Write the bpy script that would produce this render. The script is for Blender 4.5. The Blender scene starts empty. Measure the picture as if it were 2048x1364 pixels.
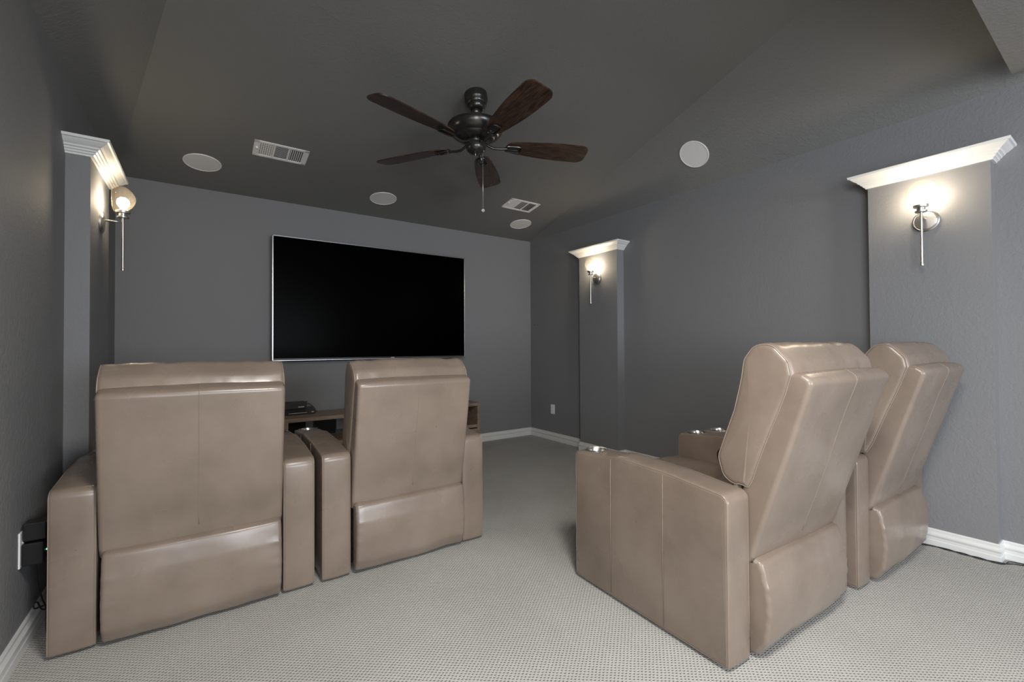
import bpy, bmesh, math, random
from mathutils import Vector, Matrix, noise
random.seed(7)
sc = bpy.context.scene
COL = sc.collection
PI = math.pi

# ------------------------------------------------------------------ camera
CAMZ = 1.17
yaw, pitch, roll = math.radians(34.7565), math.radians(.74424), math.radians(-.303165)
Fv = Vector((math.sin(yaw)*math.cos(pitch), math.cos(yaw)*math.cos(pitch), math.sin(pitch)))
Rv = Vector((math.cos(yaw), -math.sin(yaw), 0)); Uv = Rv.cross(Fv)
R2 = Rv*math.cos(roll)+Uv*math.sin(roll); U2 = -Rv*math.sin(roll)+Uv*math.cos(roll)
cam = bpy.data.cameras.new('camera'); camo = bpy.data.objects.new('camera', cam); COL.objects.link(camo)
cam.sensor_width = 36; cam.lens = 894.19/2048*36; cam.clip_start = .02; cam.clip_end = 100
m = Matrix.Identity(4)
for i in range(3):
    m[i][0] = R2[i]; m[i][1] = U2[i]; m[i][2] = -Fv[i]
m[2][3] = CAMZ
camo.matrix_world = m
sc.camera = camo

# ------------------------------------------------------------------ world, light, exposure
w = bpy.data.worlds.new('world'); sc.world = w; w.use_nodes = True
w.node_tree.nodes['Background'].inputs[0].default_value = (.80, .88, 1, 1)
w.node_tree.nodes['Background'].inputs[1].default_value = 1.0
sc.view_settings.view_transform = 'Standard'; sc.view_settings.look = 'None'
sc.view_settings.gamma = 1; sc.view_settings.use_curve_mapping = False
sc.view_settings.exposure = 0.37

# room numbers (metres)
XL, XR, YB, H = -.576, 3.618, 4.774, 2.576
YR = -5.2                    # rear wall
SB, SR, SL = .165, .88, .77  # slopes of the three ceiling planes
YS, XS = .41, 3.463          # front edge and right edge of the lower flat ceiling at the rear
PIL = [(3.163, 3.725), (.500, 1.045)]     # pilasters on both side walls
PR, PLF = 3.518, -.480       # pilaster faces

def area(name, loc, aim, sx, sy, power, col=(1, 1, 1), spread=180):
    l = bpy.data.lights.new(name, 'AREA'); l.shape = 'RECTANGLE'; l.size = sx; l.size_y = sy
    l.energy = power; l.color = col; l.spread = math.radians(spread)
    o = bpy.data.objects.new(name, l); COL.objects.link(o); o.location = loc
    o.rotation_euler = (Vector(aim)-Vector(loc)).to_track_quat('-Z', 'Y').to_euler()
    return o
WIN = [(.3, 2.9)]; WZ = (.75, 2.35); WL = (-2.2, -.6)
P_REAR, P_LEFT, P_TOP, P_TOP2 = 185, 68, 6, 54
# daylight: unseen window in the rear wall; left-wall window behind camera added as fill
area('window_daylight', ((WIN[0][0]+WIN[0][1])/2, YR-.16, 1.45), (.9, 3, 1.2), WIN[0][1]-WIN[0][0]-.06, WZ[1]-WZ[0]-.06, P_REAR, (.88, .93, 1))
area('window_daylight', (XL-.15, (WL[0]+WL[1])/2, 1.5), (3, .3, 1.3), WZ[1]-WZ[0]-.06, WL[1]-WL[0]-.06, P_LEFT, (.90, .94, 1))  # added fill for the left-facing chair sides and right wall
# two overhead fill lamps without fixtures, added to brighten carpet and chairs
area('rear_ceiling_light', (1.4, -1.6, H-.06), (1.4, -1.6, 0), .7, .7, P_TOP, (1, .96, .9))
area('rear_ceiling_light', (.55, .05, H-.06), (.55, .05, 0), .5, .5, P_TOP2, (1, .96, .9))
BULB = 95.0

# ------------------------------------------------------------------ materials
def mat(name, col, rough=.5, metal=0, spec=.5, **k):
    m = bpy.data.materials.new(name); m.use_nodes = True
    b = m.node_tree.nodes['Principled BSDF']
    b.inputs['Base Color'].default_value = (*col, 1); b.inputs['Roughness'].default_value = rough
    b.inputs['Metallic'].default_value = metal; b.inputs['Specular IOR Level'].default_value = spec
    for n, v in k.items():
        b.inputs[n.replace('_', ' ')].default_value = v
    return m
def nodes(m): return m.node_tree.nodes, m.node_tree.links, m.node_tree.nodes['Principled BSDF']
def coords(m, scale=(1, 1, 1), rot=(0, 0, 0), kind='Object'):
    N, L, b = nodes(m); t = N.new('ShaderNodeTexCoord'); p = N.new('ShaderNodeMapping')
    p.inputs['Scale'].default_value = scale; p.inputs['Rotation'].default_value = rot
    L.new(t.outputs[kind], p.inputs[0]); return p.outputs[0]
def noise_n(m, vec, scale, detail=4, rough=.5, dist=0):
    N, L, b = nodes(m); n = N.new('ShaderNodeTexNoise'); n.inputs['Scale'].default_value = scale
    n.inputs['Detail'].default_value = detail; n.inputs['Roughness'].default_value = rough; n.inputs['Distortion'].default_value = dist
    L.new(vec, n.inputs['Vector']); return n
def bump(m, h, strength, dist):
    N, L, b = nodes(m); u = N.new('ShaderNodeBump'); u.inputs['Strength'].default_value = strength
    u.inputs['Distance'].default_value = dist; L.new(h, u.inputs['Height']); L.new(u.outputs[0], b.inputs['Normal']); return u
def ramp(m, fac, stops, interp='LINEAR'):
    N, L, b = nodes(m); r = N.new('ShaderNodeValToRGB'); e = r.color_ramp.elements; r.color_ramp.interpolation = interp
    while len(e) < len(stops): e.new(.5)
    for i, (p, c) in enumerate(stops): e[i].position = p; e[i].color = (*c, 1)
    L.new(fac, r.inputs[0]); return r
M = {}
def paint(name, col, s=.35):
    m = mat(name, col, .70, spec=.22); v = coords(m)
    a = noise_n(m, v, 55, 3, .55, .6); r = ramp(m, a.outputs[0], [(.35, (0, 0, 0)), (.65, (1, 1, 1))])
    bump(m, r.outputs[0], s, .0022); return m
M['wall'] = paint('charcoal_wall_paint', (.222, .223, .228))
M['ceil'] = paint('charcoal_ceiling_paint', (.205, .205, .200), .45)
M['trim'] = mat('white_trim_paint', (.74, .745, .73), .35)
M['white'] = mat('white_plastic', (.90, .89, .87), .4)
M['grille'] = mat('speaker_grille', (.80, .785, .775), .6)
m = M['leather'] = mat('taupe_leather', (.40, .325, .26), .34, spec=.55)
v = coords(m); N, L, b = nodes(m)
n1 = noise_n(m, v, 3.2, 4, .55)
r1 = ramp(m, n1.outputs[0], [(.3, (.172, .133, .104)), (.52, (.220, .171, .136)), (.72, (.258, .204, .164))]); L.new(r1.outputs[0], b.inputs['Base Color'])
n2 = noise_n(m, v, 4.5, 3, .5); r2 = ramp(m, n2.outputs[0], [(.3, (.25, .25, .25)), (.7, (.32, .32, .32))]); L.new(r2.outputs[0], b.inputs['Roughness'])
n3 = noise_n(m, v, 7, 2, .45); bump(m, n3.outputs[0], .25, .006)
M['piping'] = mat('taupe_leather_piping', (.26, .21, .165), .36)
M['seam'] = mat('leather_stitch_line', (.235, .188, .146), .38)
M['blackcloth'] = mat('black_dust_cover', (.012, .012, .012), .9)
M['steel'] = mat('brushed_steel', (.62, .61, .59), .28, 1)
M['nickel'] = mat('satin_nickel', (.62, .60, .57), .33, 1)
M['blackpl'] = mat('black_plastic', (.012, .012, .013), .3)
M['darkpl'] = mat('dark_grey_plastic', (.03, .03, .032), .4)
M['cord'] = mat('black_rubber_cord', (.01, .01, .014), .45)
M['screen'] = mat('tv_screen', (.0006, .0006, .0006), .25, spec=.012)
M['bezel'] = mat('silver_bezel', (.42, .42, .43), .3, 1)
M['bronze'] = mat('dark_bronze_metal', (.085, .082, .078), .26, .8)
M['chain'] = mat('pull_chain', (.7, .68, .64), .3, 1)
M['led'] = mat('green_led', (.2, .9, .4), .4, Emission_Color=(.3, 1, .5, 1), Emission_Strength=3)
M['print'] = mat('pale_printed_mark', (.6, .6, .62), .5)
M['slot'] = mat('socket_slot', (.05, .05, .05), .6)
M['grey'] = mat('grey_outlet_plastic', (.5, .51, .52), .5)
M['vdark'] = mat('vent_dark', (.04, .04, .04), .8)
M['crystal'] = mat('crystal', (.9, .9, .9), .05, 0, .8, Transmission_Weight=.5)
# carpet: staggered loop pile
m = M['carpet'] = mat('loop_pile_carpet', (.42, .41, .375), .95, spec=.1)
N, L, b = nodes(m); v = coords(m); sp = N.new('ShaderNodeSeparateXYZ')
nd = noise_n(m, v, 30, 2); mx = N.new('ShaderNodeVectorMath'); mx.operation = 'MULTIPLY_ADD'; mx.inputs[1].default_value = (.006, .006, 0)
L.new(nd.outputs['Color'], mx.inputs[0]); L.new(v, mx.inputs[2]); L.new(mx.outputs[0], sp.inputs[0])
def sn(o, per):
    a = N.new('ShaderNodeMath'); a.operation = 'MULTIPLY'; a.inputs[1].default_value = 2*PI/per; L.new(o, a.inputs[0])
    s = N.new('ShaderNodeMath'); s.operation = 'SINE'; L.new(a.outputs[0], s.inputs[0]); return s.outputs[0]
mu = N.new('ShaderNodeMath'); mu.operation = 'MULTIPLY'; L.new(sn(sp.outputs[0], .021), mu.inputs[0]); L.new(sn(sp.outputs[1], .017), mu.inputs[1])
rr = ramp(m, mu.outputs[0], [(0, (1, 1, 1)), (.45, (.85, .85, .85)), (.95, (0, 0, 0))])
fz = noise_n(m, v, 500, 2); ad = N.new('ShaderNodeMath'); ad.operation = 'MULTIPLY_ADD'; ad.inputs[1].default_value = .35
L.new(fz.outputs[0], ad.inputs[0]); L.new(rr.outputs[0], ad.inputs[2]); bump(m, ad.outputs[0], 1.0, .0062)
n4 = noise_n(m, v, 2.2, 3); r4 = ramp(m, n4.outputs[0], [(.3, (.485, .475, .445)), (.7, (.545, .535, .505))]); L.new(r4.outputs[0], b.inputs['Base Color'])
# woods
def wood(name, stops, scale, rough=.45):
    m = mat(name, stops[1][1], rough); v = coords(m, scale)
    n = noise_n(m, v, 3, 6, .6, 1.2); N, L, b = nodes(m); r = ramp(m, n.outputs[0], stops); L.new(r.outputs[0], b.inputs['Base Color']); return m
M['walnut'] = wood('walnut_console_wood', [(.3, (.17, .115, .08)), (.5, (.28, .20, .145)), (.7, (.38, .285, .215))], (1.2, 9, 14))
M['blade'] = wood('dark_walnut_blade', [(.3, (.012, .007, .005)), (.5, (.044, .023, .015)), (.68, (.098, .053, .033))], (2.2, 16, 16), .32)
# thin tinted glass, glowing only by the bulb's own light
m = M['glass'] = bpy.data.materials.new('thin_amber_glass'); m.use_nodes = True; N = m.node_tree.nodes; L = m.node_tree.links; N.clear()
out = N.new('ShaderNodeOutputMaterial'); tr = N.new('ShaderNodeBsdfTransparent'); tr.inputs[0].default_value = (1, .97, .91, 1)
gl = N.new('ShaderNodeBsdfGlossy'); gl.inputs['Roughness'].default_value = .05; tl = N.new('ShaderNodeBsdfTranslucent'); tl.inputs[0].default_value = (1, .86, .66, 1)
fr = N.new('ShaderNodeLayerWeight'); fr.inputs[0].default_value = .25
m1 = N.new('ShaderNodeMixShader'); m1.inputs[0].default_value = .018; L.new(tr.outputs[0], m1.inputs[1]); L.new(tl.outputs[0], m1.inputs[2])
mu = N.new('ShaderNodeMath'); mu.operation = 'MULTIPLY'; mu.inputs[1].default_value = .35; L.new(fr.outputs['Facing'], mu.inputs[0])
m2 = N.new('ShaderNodeMixShader'); L.new(mu.outputs[0], m2.inputs[0]); L.new(m1.outputs[0], m2.inputs[1]); L.new(gl.outputs[0], m2.inputs[2]); L.new(m2.outputs[0], out.inputs[0])
m = M['bulb'] = bpy.data.materials.new('lit_bulb'); m.use_nodes = True; N = m.node_tree.nodes; L = m.node_tree.links; N.clear()
out = N.new('ShaderNodeOutputMaterial'); em = N.new('ShaderNodeEmission'); em.inputs[0].default_value = (1, .84, .63, 1); em.inputs[1].default_value = BULB; L.new(em.outputs[0], out.inputs[0])

# ------------------------------------------------------------------ helpers
def tag(o, label=None, cat=None, group=None, kind=None):
    if label: o['label'] = label
    if cat: o['category'] = cat
    if group: o['group'] = group
    if kind: o['kind'] = kind
    return o
def empty(name, loc=(0, 0, 0), rz=0, label=None, cat=None, group=None):
    o = bpy.data.objects.new(name, None); COL.objects.link(o); o.location = loc; o.rotation_euler = (0, 0, rz)
    o.empty_display_size = .1
    return tag(o, label, cat, group)
def obj(name, bm, mt, parent=None, smooth=False, angle=None):
    bmesh.ops.recalc_face_normals(bm, faces=bm.faces)
    me = bpy.data.meshes.new(name); bm.to_mesh(me); bm.free()
    if smooth:
        for p in me.polygons: p.use_smooth = True
        if angle: me.set_sharp_from_angle(angle=math.radians(angle))
    me.materials.append(M[mt] if isinstance(mt, str) else mt)
    o = bpy.data.objects.new(name, me); COL.objects.link(o)
    if parent: o.parent = parent
    return o
def cut(o, bm):
    """take the volume of bm out of the mesh of o"""
    bmesh.ops.recalc_face_normals(bm, faces=bm.faces)
    me = bpy.data.meshes.new('cutter'); bm.to_mesh(me); bm.free(); c = bpy.data.objects.new('cutter', me); COL.objects.link(c)
    c.matrix_world = Matrix.Identity(4); c.parent = o.parent
    m = o.modifiers.new('cut', 'BOOLEAN'); m.operation = 'DIFFERENCE'; m.object = c; m.solver = 'EXACT'
    new = bpy.data.meshes.new_from_object(o.evaluated_get(bpy.context.evaluated_depsgraph_get()))
    o.modifiers.remove(m); o.data = new; bpy.data.objects.remove(c)
    for p in new.polygons: p.use_smooth = True
    new.set_sharp_from_angle(angle=math.radians(50))
def add_mat(o, mt, test):
    o.data.materials.append(M[mt])
    for p in o.data.polygons:
        if test(p): p.material_index = len(o.data.materials)-1
def bx(bm, x0, x1, y0, y1, z0, z1, bev=0, seg=2, M4=None):
    vs = [bm.verts.new((x, y, z)) for x in (x0, x1) for y in (y0, y1) for z in (z0, z1)]
    fs = [(0, 1, 3, 2), (4, 6, 7, 5), (0, 4, 5, 1), (2, 3, 7, 6), (0, 2, 6, 4), (1, 5, 7, 3)]
    nf = [bm.faces.new([vs[i] for i in f]) for f in fs]
    gv = vs
    if bev:
        ed = list({e for f in nf for e in f.edges})
        r = bmesh.ops.bevel(bm, geom=ed, offset=bev, segments=seg, affect='EDGES', profile=.5)
        gv = list({v for f in r['faces'] for v in f.verts} | {v for v in vs if v.is_valid})
    if M4 is not None:
        for v in gv: v.co = M4 @ v.co
    return gv
def tube(bm, pts, r, n=8, closed=False, cap=True):
    pts = [Vector(p) for p in pts]; rings = []
    k = len(pts); up = None
    for i, p in enumerate(pts):
        if closed: t = pts[(i+1) % k]-pts[i-1]
        else: t = pts[min(i+1, k-1)]-pts[max(i-1, 0)]
        t.normalize()
        if up is None: up = t.orthogonal().normalized()
        up = (up-t*up.dot(t)).normalized(); s = t.cross(up)
        rad = r[i] if isinstance(r, (list, tuple)) else r
        rings.append([bm.verts.new(p+(up*math.cos(a)+s*math.sin(a))*rad) for a in [2*PI*j/n for j in range(n)]])
    for i in range(k if closed else k-1):
        A, B = rings[i], rings[(i+1) % k]
        for j in range(n): bm.faces.new((A[j], A[(j+1) % n], B[(j+1) % n], B[j]))
    if cap and not closed:
        bm.faces.new(rings[0]); bm.faces.new(rings[-1])
def lathe(bm, prof, n=32, M4=None, cap=True):
    rings = []
    for (r, z) in prof:
        if r < 1e-6: rings.append([bm.verts.new((0, 0, z))])
        else: rings.append([bm.verts.new((r*math.cos(2*PI*j/n), r*math.sin(2*PI*j/n), z)) for j in range(n)])
    for A, B in zip(rings, rings[1:]):
        for j in range(n):
            a = A[j % len(A)]; b_ = A[(j+1) % len(A)]; c = B[(j+1) % len(B)]; d = B[j % len(B)]
            q = []
            for vv in (a, b_, c, d):
                if vv not in q: q.append(vv)
            if len(q) > 2: bm.faces.new(q)
    if cap:
        for R in (rings[0], rings[-1]):
            if len(R) > 2: bm.faces.new(R)
    if M4 is not None:
        for R in rings:
            for v in R: v.co = M4 @ v.co
def catmull(P, n=8):
    P = [Vector(p) for p in P]; Q = [P[0]*2-P[1]]+P+[P[-1]*2-P[-2]]; out = []
    for i in range(1, len(Q)-2):
        a, b_, c, d = Q[i-1:i+3]
        for k in range(n):
            t = k/n; out.append(.5*((2*b_)+(c-a)*t+(2*a-5*b_+4*c-d)*t*t+(3*b_-a-3*c+d)*t**3))
    out.append(P[-1]); return out
def fillet(poly, seg=6, maxlen=.04):
    """poly: list of (y, z, r); returns a ccw list of 2D points with rounded corners"""
    P = [Vector((p[0], p[1])) for p in poly]; out = []
    n = len(P)
    for i in range(n):
        r = poly[i][2]; p = P[i]; a = (P[i-1]-p); b_ = (P[(i+1) % n]-p)
        la, lb = a.length, b_.length; a.normalize(); b_.normalize()
        ang = a.angle(b_)
        if r <= 0 or ang > 3.1: out.append(p); continue
        t = min(r/math.tan(ang/2), la*.48, lb*.48); r = t*math.tan(ang/2)
        c = p+(a+b_).normalized()*(r/math.sin(ang/2))
        s, e = p+a*t-c, p+b_*t-c
        tot = s.angle_signed(e) if s.length > 1e-9 else 0
        for k in range(seg+1):
            th = -tot*k/seg; cs, sn_ = math.cos(th), math.sin(th)
            out.append(c+Vector((s.x*cs-s.y*sn_, s.x*sn_+s.y*cs)))
    res = []
    for i, p in enumerate(out):
        q = out[(i+1) % len(out)]; res.append(p); d = (q-p).length; k = int(d/maxlen)
        for j in range(1, k+1): res.append(p.lerp(q, j/(k+1)))
    A = sum(res[i-1].x*res[i].y-res[i].x*res[i-1].y for i in range(len(res)))
    if A < 0: res.reverse()
    return res
def offs(P, d):
    n = len(P); out = []
    for i in range(n):
        t = (P[(i+1) % n]-P[i-1]).normalized(); out.append(P[i]+Vector((-t.y, t.x))*d)   # inward for ccw
    return out
def soft(bm, P, x0, x1, r, nx=8, seg=5, bulge=0, puff=0, rings=5, fn=None):
    """extrude the profile P in (y,z) from x0 to x1 with rounded rims; bulge swells the middle, puff the caps"""
    hw = (x1-x0)/2; xc = (x0+x1)/2; rows = []
    xs = [(-hw+r*(1-math.cos(a)), r*(1-math.sin(a))) for a in [PI/2*k/seg for k in range(seg+1)]]
    xs += [(-hw+r+(2*hw-2*r)*k/nx, 0) for k in range(1, nx)]
    xs += [(-x, i) for x, i in reversed(xs[:seg+1])]
    for x, ins in xs:
        u = x/hw; Q = offs(P, ins-bulge*(1-u*u))
        rows.append([Vector((xc+x, q.x, q.y)) for q in Q])
    if fn: rows = [[fn(p) for p in row] for row in rows]
    R = [[bm.verts.new(p) for p in row] for row in rows]
    n = len(P)
    for A, B in zip(R, R[1:]):
        for j in range(n): bm.faces.new((A[j], A[(j+1) % n], B[(j+1) % n], B[j]))
    for A, s in ((R[0], -1), (R[-1], 1)):
        if puff == 0: bm.faces.new(A); continue
        c = sum((v.co for v in A), Vector())/n; prev = A
        for k in range(1, rings):
            t = 1-k/rings; row = [bm.verts.new(c+(v.co-c)*t+Vector((s*puff*(1-t*t), 0, 0))) for v in A]
            for j in range(n): bm.faces.new((prev[j], prev[(j+1) % n], row[(j+1) % n], row[j]))
            prev = row
        cv = bm.verts.new(c+Vector((s*puff, 0, 0)))
        for j in range(n): bm.faces.new((prev[j], prev[(j+1) % n], cv))
def rim_path(P, x0, x1, r, side, bulge=0):
    """points of the piping where the rounded rim of a soft() body turns"""
    k = r*(1-math.sqrt(.5)); x = x0+k if side < 0 else x1-k
    return [Vector((x, q.x, q.y)) for q in offs(P, k)]
def sweep(bm, path, prof, closed=False):
    """path: 2D polyline, room on its left; prof: (out, z)"""
    P = [Vector(p) for p in path]; k = len(P); R = []
    for i in range(k):
        n0 = n1 = None
        if i > 0: t = (P[i]-P[i-1]).normalized(); n0 = Vector((-t.y, t.x))
        if i < k-1: t = (P[i+1]-P[i]).normalized(); n1 = Vector((-t.y, t.x))
        if n0 is None: mt = n1
        elif n1 is None: mt = n0
        else: mt = (n0+n1)/(1+n0.dot(n1))
        R.append([bm.verts.new((P[i].x+mt.x*o, P[i].y+mt.y*o, z)) for o, z in prof])
    n = len(prof)
    for A, B in zip(R, R[1:]):
        for j in range(n): bm.faces.new((A[j], A[(j+1) % n], B[(j+1) % n], B[j]))
    bm.faces.new(R[0]); bm.faces.new(R[-1])

# ------------------------------------------------------------------ room shell
def slab_wall(name, path, z0, ztop, thick):
    """vertical wall along the path (room on its left); ztop(x,y)"""
    bm = bmesh.new(); P = [Vector(p) for p in path]
    for a, b_ in zip(P, P[1:]):
        bm.faces.new([bm.verts.new(q) for q in ((a.x, a.y, z0), (b_.x, b_.y, z0), (b_.x, b_.y, ztop), (a.x, a.y, ztop))])
    back = [(P[-1].x+thick[0], P[-1].y+thick[1]), (P[0].x+thick[0], P[0].y+thick[1])]
    a, b_ = back
    bm.faces.new([bm.verts.new(q) for q in ((*a, z0), (*b_, z0), (*b_, ztop), (*a, ztop))])
    for z in (z0, ztop):
        bm.faces.new([bm.verts.new((p.x, p.y, z)) for p in P]+[bm.verts.new((*q, z)) for q in back])
    for p, q in ((P[0], back[1]), (P[-1], back[0])):
        bm.faces.new([bm.verts.new(c) for c in ((p.x, p.y, z0), (*q, z0), (*q, ztop), (p.x, p.y, ztop))])
    bmesh.ops.remove_doubles(bm, verts=bm.verts, dist=1e-5)
    return tag(obj(name, bm, 'wall'), kind='structure')
pr = [(XR, YR)]
for y0, y1 in reversed(PIL): pr += [(XR, y0), (PR, y0), (PR, y1), (XR, y1)]
pr += [(XR, YB)]
pl = [(XL, YB)]
for y0, y1 in PIL: pl += [(XL, y1), (PLF, y1), (PLF, y0), (XL, y0)]
pl += [(XL, WL[1])]
# the pilasters rise only to their crowns, so the side walls are one plane above them
def side_wall(name, path, face_x, wall_x, thick):
    o = slab_wall(name, path, 0, 2.25, (thick, 0))
    bm = bmesh.new(); bm.from_mesh(o.data)
    x0, x1 = sorted((wall_x, wall_x+thick)); bx(bm, x0, x1, YR, YB, 2.25, H+.02)
    if wall_x < 0: bx(bm, x0, x1, YR, WL[0], 0, 2.25); bx(bm, x0, x1, WL[0], WL[1], 0, WZ[0])
    bmesh.ops.recalc_face_normals(bm, faces=bm.faces); bm.to_mesh(o.data); bm.free(); return o
side_wall('wall_right', pr, PR, XR, .12)
side_wall('wall_left', pl, PLF, XL, -.12)
bm = bmesh.new(); bx(bm, XL-.12, XR+.12, YB, YB+.12, 0, H+.02); tag(obj('wall_back', bm, 'wall'), kind='structure')
bm = bmesh.new()
xs = [XL-.12, WIN[0][0], WIN[0][1], XR+.12]
for i in (0, 2): bx(bm, xs[i], xs[i+1], YR-.14, YR, 0, H+.02)
for a, b_ in WIN: bx(bm, a, b_, YR-.14, YR, 0, WZ[0]); bx(bm, a, b_, YR-.14, YR, WZ[1], H+.02)
tag(obj('wall_rear', bm, 'wall'), kind='structure')
for i, (a, b_) in enumerate(WIN):
    bm = bmesh.new(); t = .06
    bx(bm, a-t, b_+t, YR, YR+.018, WZ[1], WZ[1]+t, .004); bx(bm, a-t, b_+t, YR, YR+.03, WZ[0]-t, WZ[0], .004)
    bx(bm, a-t, a, YR, YR+.018, WZ[0], WZ[1], .004); bx(bm, b_, b_+t, YR, YR+.018, WZ[0], WZ[1], .004)
    bx(bm, a, b_, YR-.08, YR-.04, (WZ[0]+WZ[1])/2-.02, (WZ[0]+WZ[1])/2+.02)
    tag(obj('window_%d' % (i+1), bm, 'trim'), kind='structure')
bm = bmesh.new(); t = .06; a, b_ = WL
bx(bm, XL, XL+.018, a-t, b_+t, WZ[1], WZ[1]+t, .004); bx(bm, XL, XL+.03, a-t, b_+t, WZ[0]-t, WZ[0], .004)
bx(bm, XL, XL+.018, a-t, a, WZ[0], WZ[1], .004); bx(bm, XL, XL+.018, b_, b_+t, WZ[0], WZ[1], .004)
bx(bm, XL-.08, XL-.04, a, b_, 1.48, 1.52)
tag(obj('window_2', bm, 'trim'), kind='structure')  # frame of the added window that carries the left fill light
bm = bmesh.new(); bx(bm, XL-.12, XR+.12, YR-.14, YB+.12, -.08, 0); tag(obj('floor', bm, 'carpet'), kind='structure')
# hipped ceiling: back plane, two steeper side planes, then the lower flat part at the rear
def zb(y): return H+SB*(YB-y)
zt = zb(YS-.1); yf = YS-.1
xr_ = XR-(zt-H)/SR; xl_ = XL+(zt-H)/SL
bm = bmesh.new(); T = .12
def quad(bm, pts): bm.faces.new([bm.verts.new(p) for p in pts])
def thick(bm, pts, n):
    bot = [Vector(p) for p in pts]; top = [p+Vector(n) for p in bot]
    quad(bm, bot); quad(bm, top)
    for i in range(len(bot)): quad(bm, (bot[i-1], bot[i], top[i], top[i-1]))
thick(bm, [(XL, YB, H), (XR, YB, H), (xr_, yf, zt), (xl_, yf, zt)], (0, 0, T))
thick(bm, [(XR, YB, H), (xr_, yf, zt), (XR, yf, H)], (0, 0, T))
thick(bm, [(XL, YB, H), (xl_, yf, zt), (XL, yf, H)], (0, 0, T))
# strips above the side planes continuing behind the soffit edge, soffit underside, its front and right faces
thick(bm, [(XR, yf, H), (xr_, yf, zt), (xr_, YR, zt), (XR, YR, H)], (0, 0, T))
bx(bm, XL, XS, YR, YS, H, H+.05)
bx(bm, XL, XS, YS-.03, YS, H+.05, zt+.1)
bx(bm, XS-.03, XS, YR, YS-.03, H+.05, H+.3)
bx(bm, XL-.12, XR+.12, YR-.14, YB+.12, zt+T+.02, zt+T+.06)
bmesh.ops.remove_doubles(bm, verts=bm.verts, dist=1e-6)
tag(obj('ceiling', bm, 'ceil'), kind='structure')

# baseboards
BB = [(0, 0), (.015, 0), (.015, .030), (.0125, .034), (.0125, .050), (.017, .060), (.017, .066), (.011, .076), (.009, .080), (.009, .091), (.006, .097), (0, .097)]
for nm, path in (('baseboard_right', pr), ('baseboard_left', pl[:-1]+[(XL, YR)]), ('baseboard_back', [(XR, YB), (XL, YB)]), ('baseboard_rear', [(XL, YR), (XR, YR)])):
    bm = bmesh.new(); sweep(bm, path, BB); tag(obj(nm, bm, 'trim'), kind='structure')
# crowns on the pilasters
CR = [(0, 2.172), (.010, 2.172), (.012, 2.180), (.020, 2.184), (.022, 2.191), (.030, 2.195), (.032, 2.202), (.041, 2.206), (.044, 2.214), (.054, 2.220), (.066, 2.230), (.074, 2.238), (.082, 2.240), (.085, 2.250), (.085, 2.253), (0, 2.253)]
tn = 1
for wx, fx in ((XR, PR), (XL, PLF)):
    for y0, y1 in PIL:
        bm = bmesh.new()
        path = [(wx, y0), (fx, y0), (fx, y1), (wx, y1)] if wx > 0 else [(wx, y1), (fx, y1), (fx, y0), (wx, y0)]
        sweep(bm, path, CR); 
        tag(obj('trim_%d' % tn, bm, 'trim'), kind='structure'); tn += 1

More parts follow.
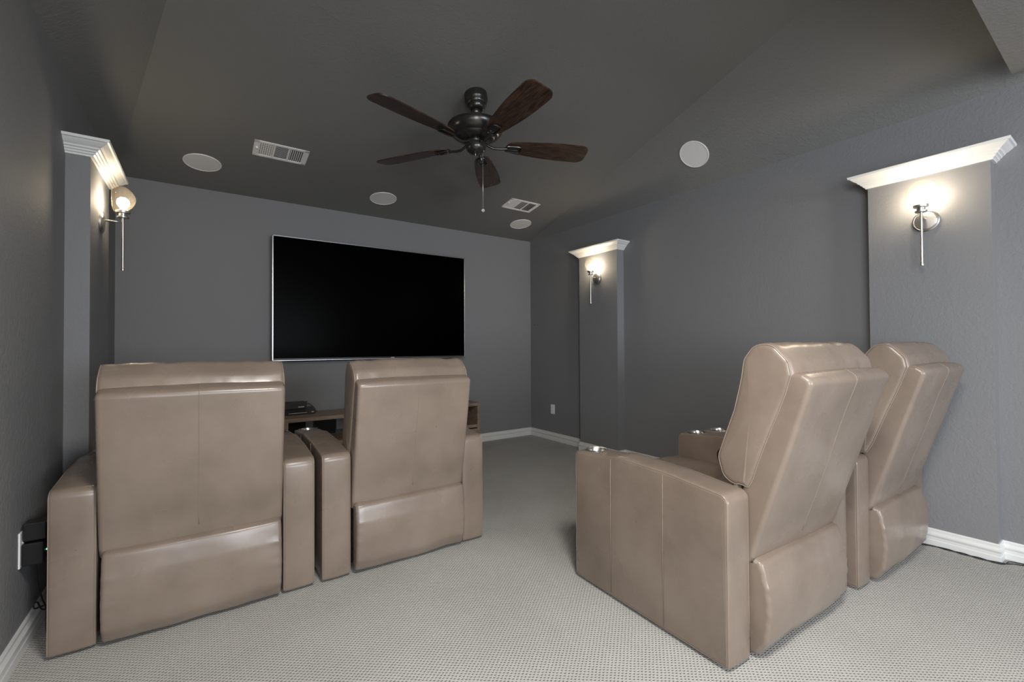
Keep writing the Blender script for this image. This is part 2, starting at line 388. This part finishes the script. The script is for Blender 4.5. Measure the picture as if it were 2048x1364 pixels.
# ------------------------------------------------------------------ recliners
def recliner(loc, rz, W, lean, ls, hz, label, deep=.0, pt=.692):
    root = empty('recliner', loc, rz, label, 'recliner', 'taupe leather theatre recliners')
    AW = .140; D = .825; xi0, xi1 = AW, W-AW
    sd = random.random()*50
    def wob(amp, fr):
        return lambda p: p+Vector((0, noise.noise(Vector((p.x*fr+sd, p.y*fr, p.z*fr)))*amp, noise.noise(Vector((p.x*fr, p.y*fr+sd, p.z*fr+9)))*amp*.6))
    # arms
    AP = fillet([(0, .014, .012), (D, .014, .015), (D, .640, .03), (D-.20, .652, .25), (D-.30, .664, .3), (.25, .655, .3), (0, .630, .035)], 6, .05)
    for s in (0, 1):
        a, b_ = (0, AW) if s == 0 else (W-AW, W)
        bm = bmesh.new(); soft(bm, AP, a, b_, .013, nx=4, seg=4, bulge=.003, fn=wob(.003, 6))
        arm = obj('armrest', bm, 'leather', root, True)
        for sd_ in (-1, 1):
            bm = bmesh.new(); tube(bm, rim_path(AP, a, b_, .012, sd_), .0019, 6, closed=True); obj('piping', bm, 'piping', arm, True)
        xo = a-.0012 if s == 0 else b_+.0012
        for yy in (.28, .575):
            bm = bmesh.new(); tube(bm, [(xo, yy, .03), (xo+(.001 if s else -.001), yy+.002, .3), (xo, yy, .645)], .0014, 6); obj('seam', bm, 'seam', arm, True)
        xc, yc = (a+b_)/2, D-.088
        bm = bmesh.new(); lathe(bm, [(0, .560), (.0425, .560), (.0425, .70), (0, .70)], 36, Matrix.Translation((xc, yc, 0))); cut(arm, bm)
        bm = bmesh.new()
        lathe(bm, [(0, .574), (.038, .574), (.040, .580), (.0405, .644), (.045, .652), (.054, .6535), (.057, .651), (.0575, .645), (.050, .641), (.0418, .640), (.0418, .570), (0, .570)], 40, Matrix.Translation((xc, yc, 0)), cap=False)
        obj('cup_holder', bm, 'steel', arm, True, 40)
        if s == 1:
            bm = bmesh.new(); RM = Matrix.Translation((a-.0045, .52, .565)) @ Matrix.Rotation(PI/2, 4, 'Y')
            lathe(bm, [(0, -.004), (.026, -.004), (.030, -.008), (.040, -.008), (.043, -.002), (.043, .004)], 32, RM)
            bx(bm, a-.013, a-.008, .508, .532, .545, .560, .002); bx(bm, a-.013, a-.008, .508, .532, .570, .585, .002)
            obj('recline_control', bm, 'blackpl', arm, True, 40)
    # back: local (u up the back, w forward) -> (y, z)
    lr = math.radians(lean); up = Vector((-math.sin(lr), math.cos(lr))); fw = Vector((math.cos(lr), math.sin(lr)))
    Hn = Vector((-.008, hz))
    def q(u, w, r): p = Hn+up*u*ls+fw*w; return (p.x, p.y, r)
    SP = fillet([q(.0, 0, .02), q(pt, 0, .026), q(pt+.010, .040, .02), q(.705, .092, .03), q(.25, .115, .03), q(-.08, .10, .03), q(-.05, .02, .02)], 6, .04)
    bm = bmesh.new(); soft(bm, SP, xi0+.004, xi1-.004, .017, nx=14, seg=4, bulge=.006, fn=wob(.004, 5))
    shell = obj('backrest', bm, 'leather', root, True)
    bm = bmesh.new(); xm = W/2; mid = [Vector((xm, p.x, p.y)) for p in offs(SP, -.006)]
    run = [p for p in mid if (Vector((p.y, p.z))-Hn).dot(fw) < .06 and (Vector((p.y, p.z))-Hn).dot(up) > .012]
    run.sort(key=lambda p: (Vector((p.y, p.z))-Hn).dot(up)+(Vector((p.y, p.z))-Hn).dot(fw)*.3)
    f_ = wob(.004, 5); tube(bm, [f_(p) for p in run], .0016, 6)
    obj('centre_seam', bm, 'seam', shell, True)
    # cushion with the rolled headrest
    CP = fillet([q(.235, .085, .02), q(.70, .060, .03), q(.745, .085, .05), q(.792, .165, .06), q(.765, .225, .05), q(.70, .245, .06), q(.50, .230, .2), q(.30, .240, .06), q(.222, .185, .05)], 6, .022)
    def wr(p):
        d = Vector((p.y, p.z))-Hn; u = d.dot(up)/ls; k = 1.0
        a = noise.noise(Vector((p.x*26+sd, u*7, 1.3)))*.0045*(1 if u > .62 else .35)
        low = max(0, 1-(u-.22)/.12) if u > .2 else 0
        a += low*noise.noise(Vector((p.x*18+sd, p.y*22, p.z*8)))*.014
        side = abs((p.x-W/2)/(xi1-xi0)*2)
        if side > .7 and u > .66: a += .004*math.sin(p.x*150)*(side-.7)
        return p+Vector((0, fw.x*a, fw.y*a+up.y*a))
    bm = bmesh.new(); soft(bm, CP, xi0-.003, xi1+.003, .022, nx=34, seg=5, bulge=.005, puff=.006, fn=wr)
    cush = obj('back_cushion', bm, 'leather', root, True)
    for s in (-1, 1):
        bm = bmesh.new(); tube(bm, [wr(p) for p in rim_path(CP, xi0-.003, xi1+.003, .020, s)], .0024, 6, closed=True); obj('piping', bm, 'piping', cush, True)
    # seat, its pleated rear flap, kick panel, base
    ST = fillet([(.10, .30, .03), (.72, .28, .04), (.80, .06, .02), (.875, .06, .03), (.885, .40, .05), (.86, .505, .07), (.62, .510, .2), (.30, .485, .2), (.10, .47, .04)], 6, .04)
    bm = bmesh.new(); soft(bm, ST, xi0+.004, xi1-.004, .02, nx=10, seg=4, bulge=.008)
    obj('seat', bm, 'leather', root, True)
    GP = fillet([(.03, .52, .02), (.03, .625, .02), (.06, .640, .02), (.16, .565, .03), (.24, .50, .02), (.10, .45, .02)], 5, .012)
    def pl_(p): return p+Vector((0, 0, .007*math.sin(p.y*170+p.x*30)+.004*noise.noise(p*40)))
    bm = bmesh.new(); soft(bm, GP, xi0+.003, xi1-.003, .012, nx=24, seg=3, fn=pl_)
    obj('seat_flap', bm, 'leather', root, True)
    KP = fillet([(-.004, hz-.002, .008), (-.034, hz-.012, .022), (-.050-deep*.6, hz-.10, .2), (-.056-deep, .19, .3), (-.046-deep*.5, .08, .12), (-.012, .022, .025), (.012, .018, .012), (.040, .022, .01), (.05, .2, .05), (.035, hz-.02, .015)], 6, .022)
    def kw(p): 
        a = noise.noise(Vector((p.x*5+sd, p.z*5, 3)))*.006; e = min(p.x-xi0, xi1-p.x)
        if e < .05: a += .0035*math.sin(p.z*130)*(1-e/.05)
        return p+Vector((0, a, noise.noise(Vector((p.x*6+sd, 0, 0)))*.008 if p.z < .08 else 0))
    bm = bmesh.new(); soft(bm, KP, xi0+.016, xi1-.010, .016, nx=22, seg=5, bulge=.004, fn=kw)
    obj('rear_kick_panel', bm, 'leather', root, True)
    bm = bmesh.new(); bx(bm, xi0, xi1, .075, .70, .03, .36, .006); obj('base_frame', bm, 'blackcloth', root)
    for fx in (.05, W-.10):
        for fy in (.05, D-.10):
            bm = bmesh.new(); bx(bm, fx, fx+.05, fy, fy+.05, 0, .018, .003); obj('foot', bm, 'blackcloth', root)
    return root
recliner((-.475, 2.372, 0), math.radians(-.3), .934, 9.5, .905, .378, 'taupe leather recliner at far left, beside the left wall and its wall outlet')
recliner((.492, 2.368, 0), math.radians(0), .928, 10.5, .905, .372, 'taupe leather recliner in front of the walnut console, second from the left wall')
recliner((1.540, .880, 0), math.radians(-2.2), .960, 17.5, 1.0, .376, 'taupe leather recliner at the front right, its seamed outer arm side fully in view', .012, .706)
recliner((2.556, .818, 0), math.radians(-1.5), .930, 17.5, 1.0, .376, 'taupe leather recliner at far right, beside the right pilaster and trailing floor cable', .012, .706)

# ------------------------------------------------------------------ television
TY = YB-.105
root = empty('television', (1.55, TY, 1.62), 0, 'large black flat television in a thin silver frame on the back wall', 'television')
x0, x1, z0, z1 = -1.016, 1.012, -.572, .606
bm = bmesh.new(); bx(bm, x0+.012, x1-.012, -.003, .004, z0+.024, z1-.010); obj('screen', bm, 'screen', root)
bm = bmesh.new(); t = .011
bx(bm, x0, x1, -.006, .030, z1-t, z1, .002); bx(bm, x0, x1, -.006, .030, z0, z0+.009, .002)
bx(bm, x0, x0+t, -.006, .030, z0, z1, .002); bx(bm, x1-t, x1, -.006, .030, z0, z1, .002)
obj('frame', bm, 'bezel', root)
bm = bmesh.new(); bx(bm, x0+t, x1-t, -.0045, .02, z0+.009, z0+.024); ch = obj('lower_bezel', bm, 'darkpl', root)
bm = bmesh.new(); bx(bm, .11, .15, -.0062, -.0045, z0+.012, z0+.019, .001); obj('badge', bm, 'print', ch)
bm = bmesh.new(); bx(bm, x0+.02, x1-.02, .018, .05, z0+.02, z1-.02); bx(bm, x0+.13, x1-.15, .03, .075, z0-.008, z0+.5, .01); obj('rear_housing', bm, 'blackpl', root)
bm = bmesh.new(); bx(bm, -.35, .35, .07, .105, -.25, .25); obj('wall_bracket', bm, 'blackpl', root)

# ------------------------------------------------------------------ console
root = empty('media_console', (.59, 4.33, 0), 0, 'low walnut media console with open shelves under the television', 'console')
W_, D_, Hc = 1.975, .425, .547
bm = bmesh.new(); bx(bm, 0, W_, 0, D_, Hc-.034, Hc, .002); obj('top', bm, 'walnut', root)
for x in (0, W_-.034): bm = bmesh.new(); bx(bm, x, x+.034, 0, D_, 0, Hc-.034, .002); obj('side_panel', bm, 'walnut', root)
for x in (.66, 1.30): bm = bmesh.new(); bx(bm, x, x+.022, .02, D_-.01, .05, Hc-.034); obj('divider', bm, 'walnut', root)
bm = bmesh.new(); bx(bm, .034, W_-.034, .004, D_-.005, .275, .308, .002); obj('shelf', bm, 'walnut', root)
bm = bmesh.new(); bx(bm, .034, W_-.034, .015, D_-.005, .03, .055, .002); obj('bottom_board', bm, 'walnut', root)
bm = bmesh.new()
for a, b_ in ((.034, .245), (.330, .525), (.62, W_-.034)): bx(bm, a, b_, D_-.012, D_-.004, .308, Hc-.034)
bx(bm, .034, W_-.034, D_-.012, D_-.004, .055, .275)
obj('back_panel', bm, 'blackpl', root)
for a, b_ in ((.036, .655), (.685, 1.295), (1.325, W_-.036)):
    bm = bmesh.new(); bx(bm, a, b_, .002, .022, .058, .262, .002); d = obj('drawer', bm, 'walnut', root)
    bm = bmesh.new(); bx(bm, (a+b_)/2-.06, (a+b_)/2+.06, -.006, .002, .236, .246, .002); obj('handle', bm, 'bronze', d)

# boxes on the console
root = empty('media_player', (.53, 4.56, .547), 0, 'wider black media box on the walnut console, under the smaller black box', 'media player')
bm = bmesh.new(); bx(bm, 0, .36, 0, .17, .004, .052, .003); obj('case', bm, 'blackpl', root)
bm = bmesh.new(); bx(bm, .13, .285, -.0012, 0, .014, .018); obj('printed_strip', bm, 'print', root)
bm = bmesh.new(); bx(bm, .325, .345, -.0012, 0, .016, .024); obj('badge', bm, 'print', root)
bm = bmesh.new(); bx(bm, .27, .36, -.0008, 0, .006, .05); obj('front_panel', bm, 'darkpl', root)
bm = bmesh.new()
bx(bm, .02, .34, .01, .15, 0, .005)
obj('base', bm, 'blackpl', root)
root = empty('cable_box', (.585, 4.565, .601), 0, 'smaller dark cable box stacked on the wider black media box', 'cable box')
bm = bmesh.new(); bx(bm, 0, .228, 0, .15, 0, .058, .004); obj('case', bm, 'darkpl', root)
bm = bmesh.new(); bx(bm, .155, .205, -.0015, 0, .014, .022); obj('display', bm, 'print', root)
bm = bmesh.new()
for z in (.05, .03): bx(bm, .228, .250, .10, .125, z-.005, z+.005, .002)
obj('plug', bm, 'blackpl', root)
bm = bmesh.new(); tube(bm, catmull([(.840, 4.735, .630), (.865, 4.736, .625), (.905, 4.735, .590), (.925, 4.735, .552), (.93, 4.70, .551)]), .003)
tag(obj('cord', bm, 'cord', None, True), 'black cord dropping from the rear of the stacked media boxes to the console top', 'cord')

# ------------------------------------------------------------------ outlets
def outlet(loc, rz, label, w_=.075, h_=.118, mt='white', decora=False, scale=1):
    r = empty('wall_outlet', loc, rz, label, 'outlet')
    bm = bmesh.new(); bx(bm, -w_/2, w_/2, -.006, 0, -h_/2, h_/2, .003); obj('cover_plate', bm, mt, r)
    for s in (-1, 1):
        bm = bmesh.new()
        if decora: bx(bm, -.017, .017, -.0085, -.006, s*.017-.016, s*.017+.016, .001)
        else: bx(bm, -.017, .017, -.009, -.006, s*.02-.016, s*.02+.016, .004)
        c = obj('socket', bm, mt, r); bm = bmesh.new()
        for k in (-.006, .006): bx(bm, k-.001, k+.001, -.0093, -.0088, s*.02-.003, s*.02+.007)
        obj('slot', bm, 'slot', c)
    return r
outlet((XR, 4.322, .386), -PI/2, 'small white wall outlet low on the right wall near the back corner', decora=True)
outlet((.872, YB, .39), 0, 'grey wall outlet seen through the left cut-out of the walnut console', .07, .118, 'grey')
outlet((1.165, YB, .40), 0, 'grey wall outlet seen through the right cut-out of the walnut console', .07, .118, 'grey')
outlet((XL, 2.535, .395), PI/2, 'white wall outlet on the left wall holding two black power adapters', .085, .137)
bm = bmesh.new()
bx(bm, XL+.010, XL+.075, 2.50, 2.565, .425, .495, .004); o = tag(obj('power_adapter', bm, 'blackpl'), 'upper black power adapter plugged into the left wall outlet', 'power adapter', 'power adapters in the left wall outlet')
bm = bmesh.new(); bx(bm, XL+.075, XL+.0765, 2.530, 2.537, .482, .489); obj('indicator_light', bm, 'led', o)
bm = bmesh.new()
bx(bm, XL+.010, XL+.070, 2.49, 2.570, .335, .420, .004); o = tag(obj('power_adapter', bm, 'blackpl'), 'lower black power adapter plugged into the left wall outlet, its cord hanging down', 'power adapter', 'power adapters in the left wall outlet')
bm = bmesh.new(); bx(bm, XL+.070, XL+.0715, 2.535, 2.541, .370, .376); obj('indicator_light', bm, 'led', o)
bm = bmesh.new(); X0 = XL+.04
tube(bm, catmull([(X0, 2.53, .336), (X0, 2.56, .24), (X0+.0, 2.63, .14), (X0+.005, 2.66, .09), (X0+.01, 2.64, .05), (X0+.02, 2.60, .012), (X0+.05, 2.56, .005), (X0+.045, 2.66, .005)]), .0028)
tube(bm, catmull([(X0, 2.64, .11), (X0-.012, 2.58, .13), (X0-.010, 2.565, .155), (X0-.005, 2.585, .15), (X0, 2.62, .105), (X0+.008, 2.66, .085)]), .0028)
obj('cord', bm, 'cord', o, True)
for y, w_ in ((4.69, 'nearer the back corner'), (4.615, 'farther from the back corner')):
    bm = bmesh.new(); lathe(bm, [(0, 0), (.006, 0), (.006, .002), (0, .003)], 12, Matrix.Translation((XR, y, 1.456)) @ Matrix.Rotation(-PI/2, 4, 'Y'))
    tag(obj('wall_anchor', bm, 'slot'), 'tiny dark screw anchor on the right wall, the one '+w_, 'wall anchor', 'screw anchors on the right wall')
# floor cable along the right baseboard
bm = bmesh.new()
tube(bm, catmull([(3.36, .93, .004), (3.42, .85, .004), (3.478, .76, .004), (3.492, .69, .005), (3.478, .63, .004), (3.490, .57, .006), (3.482, .51, .004), (3.50, .475, .004), (3.560, .462, .005), (3.585, .40, .006), (3.59, .33, .03), (3.597, .26, .10), (3.597, .15, .16)]), .0026)
tube(bm, catmull([(3.37, .94, .004), (3.43, .86, .005), (3.486, .765, .004), (3.480, .69, .004), (3.491, .63, .006), (3.478, .57, .004), (3.490, .51, .007), (3.515, .470, .004), (3.545, .440, .004), (3.57, .37, .004), (3.575, .20, .004), (3.56, -.2, .004)]), .0026)
tag(obj('floor_cable', bm, 'cord', None, True), 'thin twisted black cable on the carpet along the right baseboard', 'cable')

# ------------------------------------------------------------------ ceiling fixtures
def on_plane(nrm, p0):
    n = Vector(nrm).normalized()                       # points into the room (down)
    xa = Vector((1, 0, 0)); xa = (xa-n*xa.dot(n)).normalized(); ya = n.cross(xa)
    m4 = Matrix.Identity(4)
    for i in range(3): m4[i][0] = xa[i]; m4[i][1] = ya[i]; m4[i][2] = n[i]; m4[i][3] = p0[i]
    return m4
nb = (0, -SB, -1); nr = (-SR, 0, -1)
def speaker(p0, n, label, r=.129):
    o = empty('ceiling_speaker', (0, 0, 0), 0, label, 'ceiling speaker', 'round in-ceiling speakers'); o.matrix_world = on_plane(n, p0)
    bm = bmesh.new(); lathe(bm, [(r-.007, 0), (r-.006, .006), (r-.002, .006), (r, .003), (r, 0)], 64); obj('rim', bm, 'white', o, True, 40)
    bm = bmesh.new(); lathe(bm, [(0, .0045), (r-.006, .0035), (r-.006, 0), (0, 0)], 64); obj('grille', bm, 'grille', o)
speaker((.0, 4.315, zb(4.315)), nb, 'leftmost round white speaker in the ceiling above the back wall')
speaker((1.473, 4.346, zb(4.346)), nb, 'round white ceiling speaker above the television, left of the fan pull chain')
speaker((3.147, 4.341, zb(4.341)), nb, 'round white ceiling speaker near the back right corner, beside a vent')
speaker((3.389, 2.189, H+SR*(XR-3.389)), nr, 'round white speaker in the steep right ceiling slope', .122)
def vent(x, y, label, dense):
    o = empty('ceiling_vent', (0, 0, 0), 0, label, 'vent', 'white ceiling vents'); o.matrix_world = on_plane(nb, (x, y, zb(y)))
    a, c = .192, .110
    bm = bmesh.new(); t = .026
    bx(bm, -a, a, -c, -c+t, 0, .006, .002); bx(bm, -a, a, c-t, c, 0, .006, .002); bx(bm, -a, -a+.035, -c, c, 0, .006, .002); bx(bm, a-.035, a, -c, c, 0, .006, .002)
    bx(bm, -.058, -.045, -c+t, c-t, 0, .005); bx(bm, .045, .058, -c+t, c-t, 0, .005); obj('frame', bm, 'white', o)
    bm = bmesh.new(); bx(bm, -a+.03, a-.03, -c+t-.004, c-t+.004, -.001, .0008); obj('duct', bm, 'vdark', o)
    bm = bmesh.new()
    R = lambda x_, y_, ax, an: Matrix.Translation((x_, y_, .003)) @ Matrix.Rotation(an, 4, ax)
    for i in range(7):
        for sgn in (-1, 1): bx(bm, -.0052, .0052, -c+t, c-t, -.0005, .0005, M4=R(sgn*(.066+i*.0145), 0, 'Y', sgn*.55))
    for i in range(12): bx(bm, -.045, .045, -.0050, .0050, -.0005, .0005, M4=R(0, -c+t+.006+i*.0134, 'X', .5))
    for i in range(6): bx(bm, -.157, -.058, -.0018, .0018, -.0010, .0004, M4=Matrix.Translation((0, -c+t+.014+i*.026, .002)))
    obj('slats', bm, 'white', o)
    bm = bmesh.new(); bx(bm, -.172, -.166, -.02, .012, .004, .014, .002); bx(bm, -.176, -.162, .010, .024, .004, .016, .003); obj('damper_lever', bm, 'white', o)
vent(.511, 3.927, 'white slatted ceiling vent left of the fan, between the two left speakers', 0)
vent(2.858, 3.938, 'white slatted ceiling vent near the back right corner', 1)

# ------------------------------------------------------------------ fan
FX, FY = 1.56, 2.675; FZ = 2.566
root = empty('ceiling_fan', (FX, FY, FZ), 0, 'dark bronze five-blade ceiling fan with walnut blades and pull chain', 'ceiling fan')
zc = zb(FY)-FZ
bm = bmesh.new(); tl_ = Matrix.Translation((0, 0, zc)) @ Matrix.Rotation(-math.atan(SB), 4, 'X')
lathe(bm, [(.080, .0), (.080, -.040), (.077, -.050), (.072, -.056), (.070, -.070), (.062, -.082), (.058, -.084), (.055, -.098), (.045, -.112), (.038, -.116)], 40, tl_)
obj('canopy', bm, 'bronze', root, True, 35)
bm = bmesh.new(); lathe(bm, [(0, zc-.150), (.020, zc-.146), (.032, zc-.130), (.034, zc-.112), (.028, zc-.09), (0, zc-.09)], 32); obj('hanger_ball', bm, 'bronze', root, True)
bm = bmesh.new(); lathe(bm, [(.0125, zc-.13), (.0125, .13)], 20); obj('downrod', bm, 'bronze', root, True)
bm = bmesh.new(); lathe(bm, [(.0, .152), (.028, .152), (.032, .140), (.120, .140), (.186, .136), (.193, .133), (.194, .127), (.188, .123), (.187, .112), (.178, .090), (.162, .072), (.152, .066), (.146, .062), (.138, .060), (.130, .050), (.112, .040), (.075, .034), (0, .034)], 64)
obj('motor_housing', bm, 'bronze', root, True, 35)
bm = bmesh.new(); lathe(bm, [(0, .046), (.058, .046), (.062, .040), (.062, .022), (.058, .016), (0, .016)], 40); obj('blade_hub', bm, 'bronze', root, True, 35)
bm = bmesh.new(); lathe(bm, [(0, .018), (.062, .018), (.069, .012), (.069, -.016), (.064, -.032), (.050, -.046), (.022, -.054), (.012, -.060), (0, -.061)], 40)
for k in range(3):
    a = -2.2+k*.22; bx(bm, -.003, .003, -.001, .003, -.003, .003, M4=Matrix.Translation((.069*math.cos(a), .069*math.sin(a), -.002)))
sw = obj('switch_housing', bm, 'bronze', root, True, 35)
for k in range(5):
    ang = math.radians(194.4+72*k); Rz = Matrix.Rotation(ang, 4, 'Z'); P13 = Rz @ Matrix.Translation((0, 0, .012)) @ Matrix.Rotation(math.radians(-13), 4, 'X')
    bm = bmesh.new(); L0, L1 = .218, .800; ns = 26; Tp, Bt = [], []
    outl = []; Lr = L1-.055
    for i in range(ns+1):
        q_ = i/ns; x = L0+(Lr-L0)*q_; g = (x-L0)/(L1-L0)
        wd = .050+.041*math.sin(min(1, g/.74)*PI/2)
        if g < .10: wd *= math.sqrt(max(0, 1-((.10-g)/.10)**2))*.55+.45
        outl.append((x, wd))
    we = outl[-1][1]; tip = [(Lr+.068*math.sin(PI/2*k/9), we*math.cos(PI/2*k/9)**.45) for k in range(1, 10)]
    pts = [(x, -wd) for x, wd in outl]+[(x, -y) for x, y in tip[:-1]]+[(tip[-1][0], 0)]+[(x, y) for x, y in reversed(tip[:-1])]+[(x, wd) for x, wd in reversed(outl)]
    t_ = [bm.verts.new((x, y, .004)) for x, y in pts]; b2 = [bm.verts.new((x, y, -.004)) for x, y in pts]
    bm.faces.new(t_); bm.faces.new(b2)
    for i in range(len(pts)): bm.faces.new((t_[i-1], t_[i], b2[i], b2[i-1]))
    bl = obj('blade', bm, 'blade', root); bl.matrix_local = P13
    # iron: curved arm from the hub, open loop bracket below the blade
    bm = bmesh.new(); zz = -.014
    tube(bm, catmull([(.052, 0, .018), (.085, 0, -.004), (.125, 0, -.020), (.170, 0, -.020), (.218, 0, zz)], 6), .009, 10)
    loop = [(.212, -.012), (.222, -.026), (.300, -.031), (.318, -.022), (.322, 0), (.318, .022), (.300, .031), (.222, .026), (.212, .012)]
    tube(bm, catmull([(x, y, zz) for x, y in loop], 4), .0058, 8)
    bx(bm, .212, .308, -.024, .024, -.010, -.0042, .002)
    for (sx, sy) in ((.235, -.012), (.235, .012), (.285, 0)): lathe(bm, [(0, -.013), (.004, -.012), (.005, -.0095)], 10, Matrix.Translation((sx, sy, 0)))
    ir = obj('blade_iron', bm, 'bronze', root, True, 40); ir.matrix_local = P13
pcx, pcy = .048, -.012
bm = bmesh.new(); tube(bm, [(pcx, pcy, -.036), (pcx, pcy, -.435)], .0016, 6)
for i in range(63): z = -.05-i*.006; lathe(bm, [(0, z-.0022), (.0024, z), (0, z+.0022)], 6, Matrix.Translation((pcx, pcy, 0)))
ch = obj('pull_chain', bm, 'chain', root, True)
bm = bmesh.new(); bmesh.ops.create_icosphere(bm, subdivisions=1, radius=.0135, matrix=Matrix.Translation((pcx, pcy, -.444))); obj('crystal_knob', bm, 'crystal', ch)
bm = bmesh.new()
for a_, x_, y_ in ((0, -.02, -.02), (1, .052, .02)): tube(bm, [(x_, y_, -.050), (x_+.006, y_, -.082)], .003, 8)
obj('chain_guide', bm, 'nickel', root, True)

# ------------------------------------------------------------------ sconces
def sconce(x, y, s, label):
    """s=-1: on the right wall facing -x; built with +x pointing out of the wall"""
    root = empty('wall_sconce', (x, y, 1.90), 0 if s > 0 else PI, label, 'wall sconce', 'nickel torch sconces on the pilasters')
    RY = Matrix.Rotation(PI/2, 4, 'Y'); ax = .098
    bm = bmesh.new(); lathe(bm, [(0, 0), (.062, 0), (.062, .010), (.056, .014), (.052, .012), (.048, .016), (.014, .020), (0, .020)], 48, RY); obj('wall_plate', bm, 'nickel', root, True, 35)
    bm = bmesh.new(); tube(bm, [(.018, 0, .012), (ax, 0, .012)], .0055, 12); obj('arm', bm, 'nickel', root, True)
    bm = bmesh.new(); lathe(bm, [(0, -.272), (.0085, -.272), (.0095, -.266), (.0085, -.260), (.0062, -.258), (.0062, .050), (0, .050)], 20, Matrix.Translation((ax, 0, 0))); obj('torch_stem', bm, 'nickel', root, True, 35)
    bm = bmesh.new(); lathe(bm, [(0, .036), (.026, .036), (.028, .040), (.028, .045), (.020, .048), (.020, .062), (.034, .065), (.035, .070), (.035, .078), (.030, .080), (0, .080)], 36, Matrix.Translation((ax, 0, 0))); obj('socket', bm, 'nickel', root, True, 35)
    # glass: half ellipsoid, cut open on the wall side
    bm = bmesh.new(); cz = .150; rx, ry, rz_ = .100, .078, .080; x0_ = ax-.042; nu, nv = 18, 36; rows = []
    for i in range(nu+1):
        th = PI/2*i/nu; row = []
        for j in range(nv):
            ph = 2*PI*j/nv; c_ = math.cos(th)
            p = Vector((x0_+rx*math.sin(th), ry*c_*math.cos(ph), cz+rz_*c_*math.sin(ph)))
            p.z = max(p.z, .078); row.append(bm.verts.new(p))
            if i == nu: break
        rows.append(row)
    for A, B in zip(rows, rows[1:]):
        for j in range(nv):
            if len(B) == 1: bm.faces.new((A[j], A[(j+1) % nv], B[0]))
            else: bm.faces.new((A[j], A[(j+1) % nv], B[(j+1) % nv], B[j]))
    sh = obj('glass_shade', bm, 'glass', root, True)
    bm = bmesh.new(); tube(bm, [v for v in [(x0_, ry*math.cos(2*PI*j/40), max(cz+rz_*math.sin(2*PI*j/40), .078)) for j in range(40)]], .0016, 6, closed=True); obj('glass_rim', bm, 'glass', sh, True)
    bm = bmesh.new(); lathe(bm, [(0, .078), (.012, .080), (.014, .096), (.026, .112), (.030, .128), (.026, .144), (.014, .155), (0, .158)], 28, Matrix.Translation((ax, 0, 0))); obj('bulb', bm, 'bulb', root, True)
sconce(PR, .766, -1, 'lit nickel torch sconce on the right pilaster nearest the camera, above the recliners')
sconce(PR, 3.446, -1, 'lit nickel torch sconce on the far right pilaster, right of the television')
sconce(PLF, 3.446, 1, 'lit nickel torch sconce on the left wall pilaster, left of the television')
sconce(PLF, .766, 1, 'lit nickel torch sconce on the left wall near the camera, outside the picture')
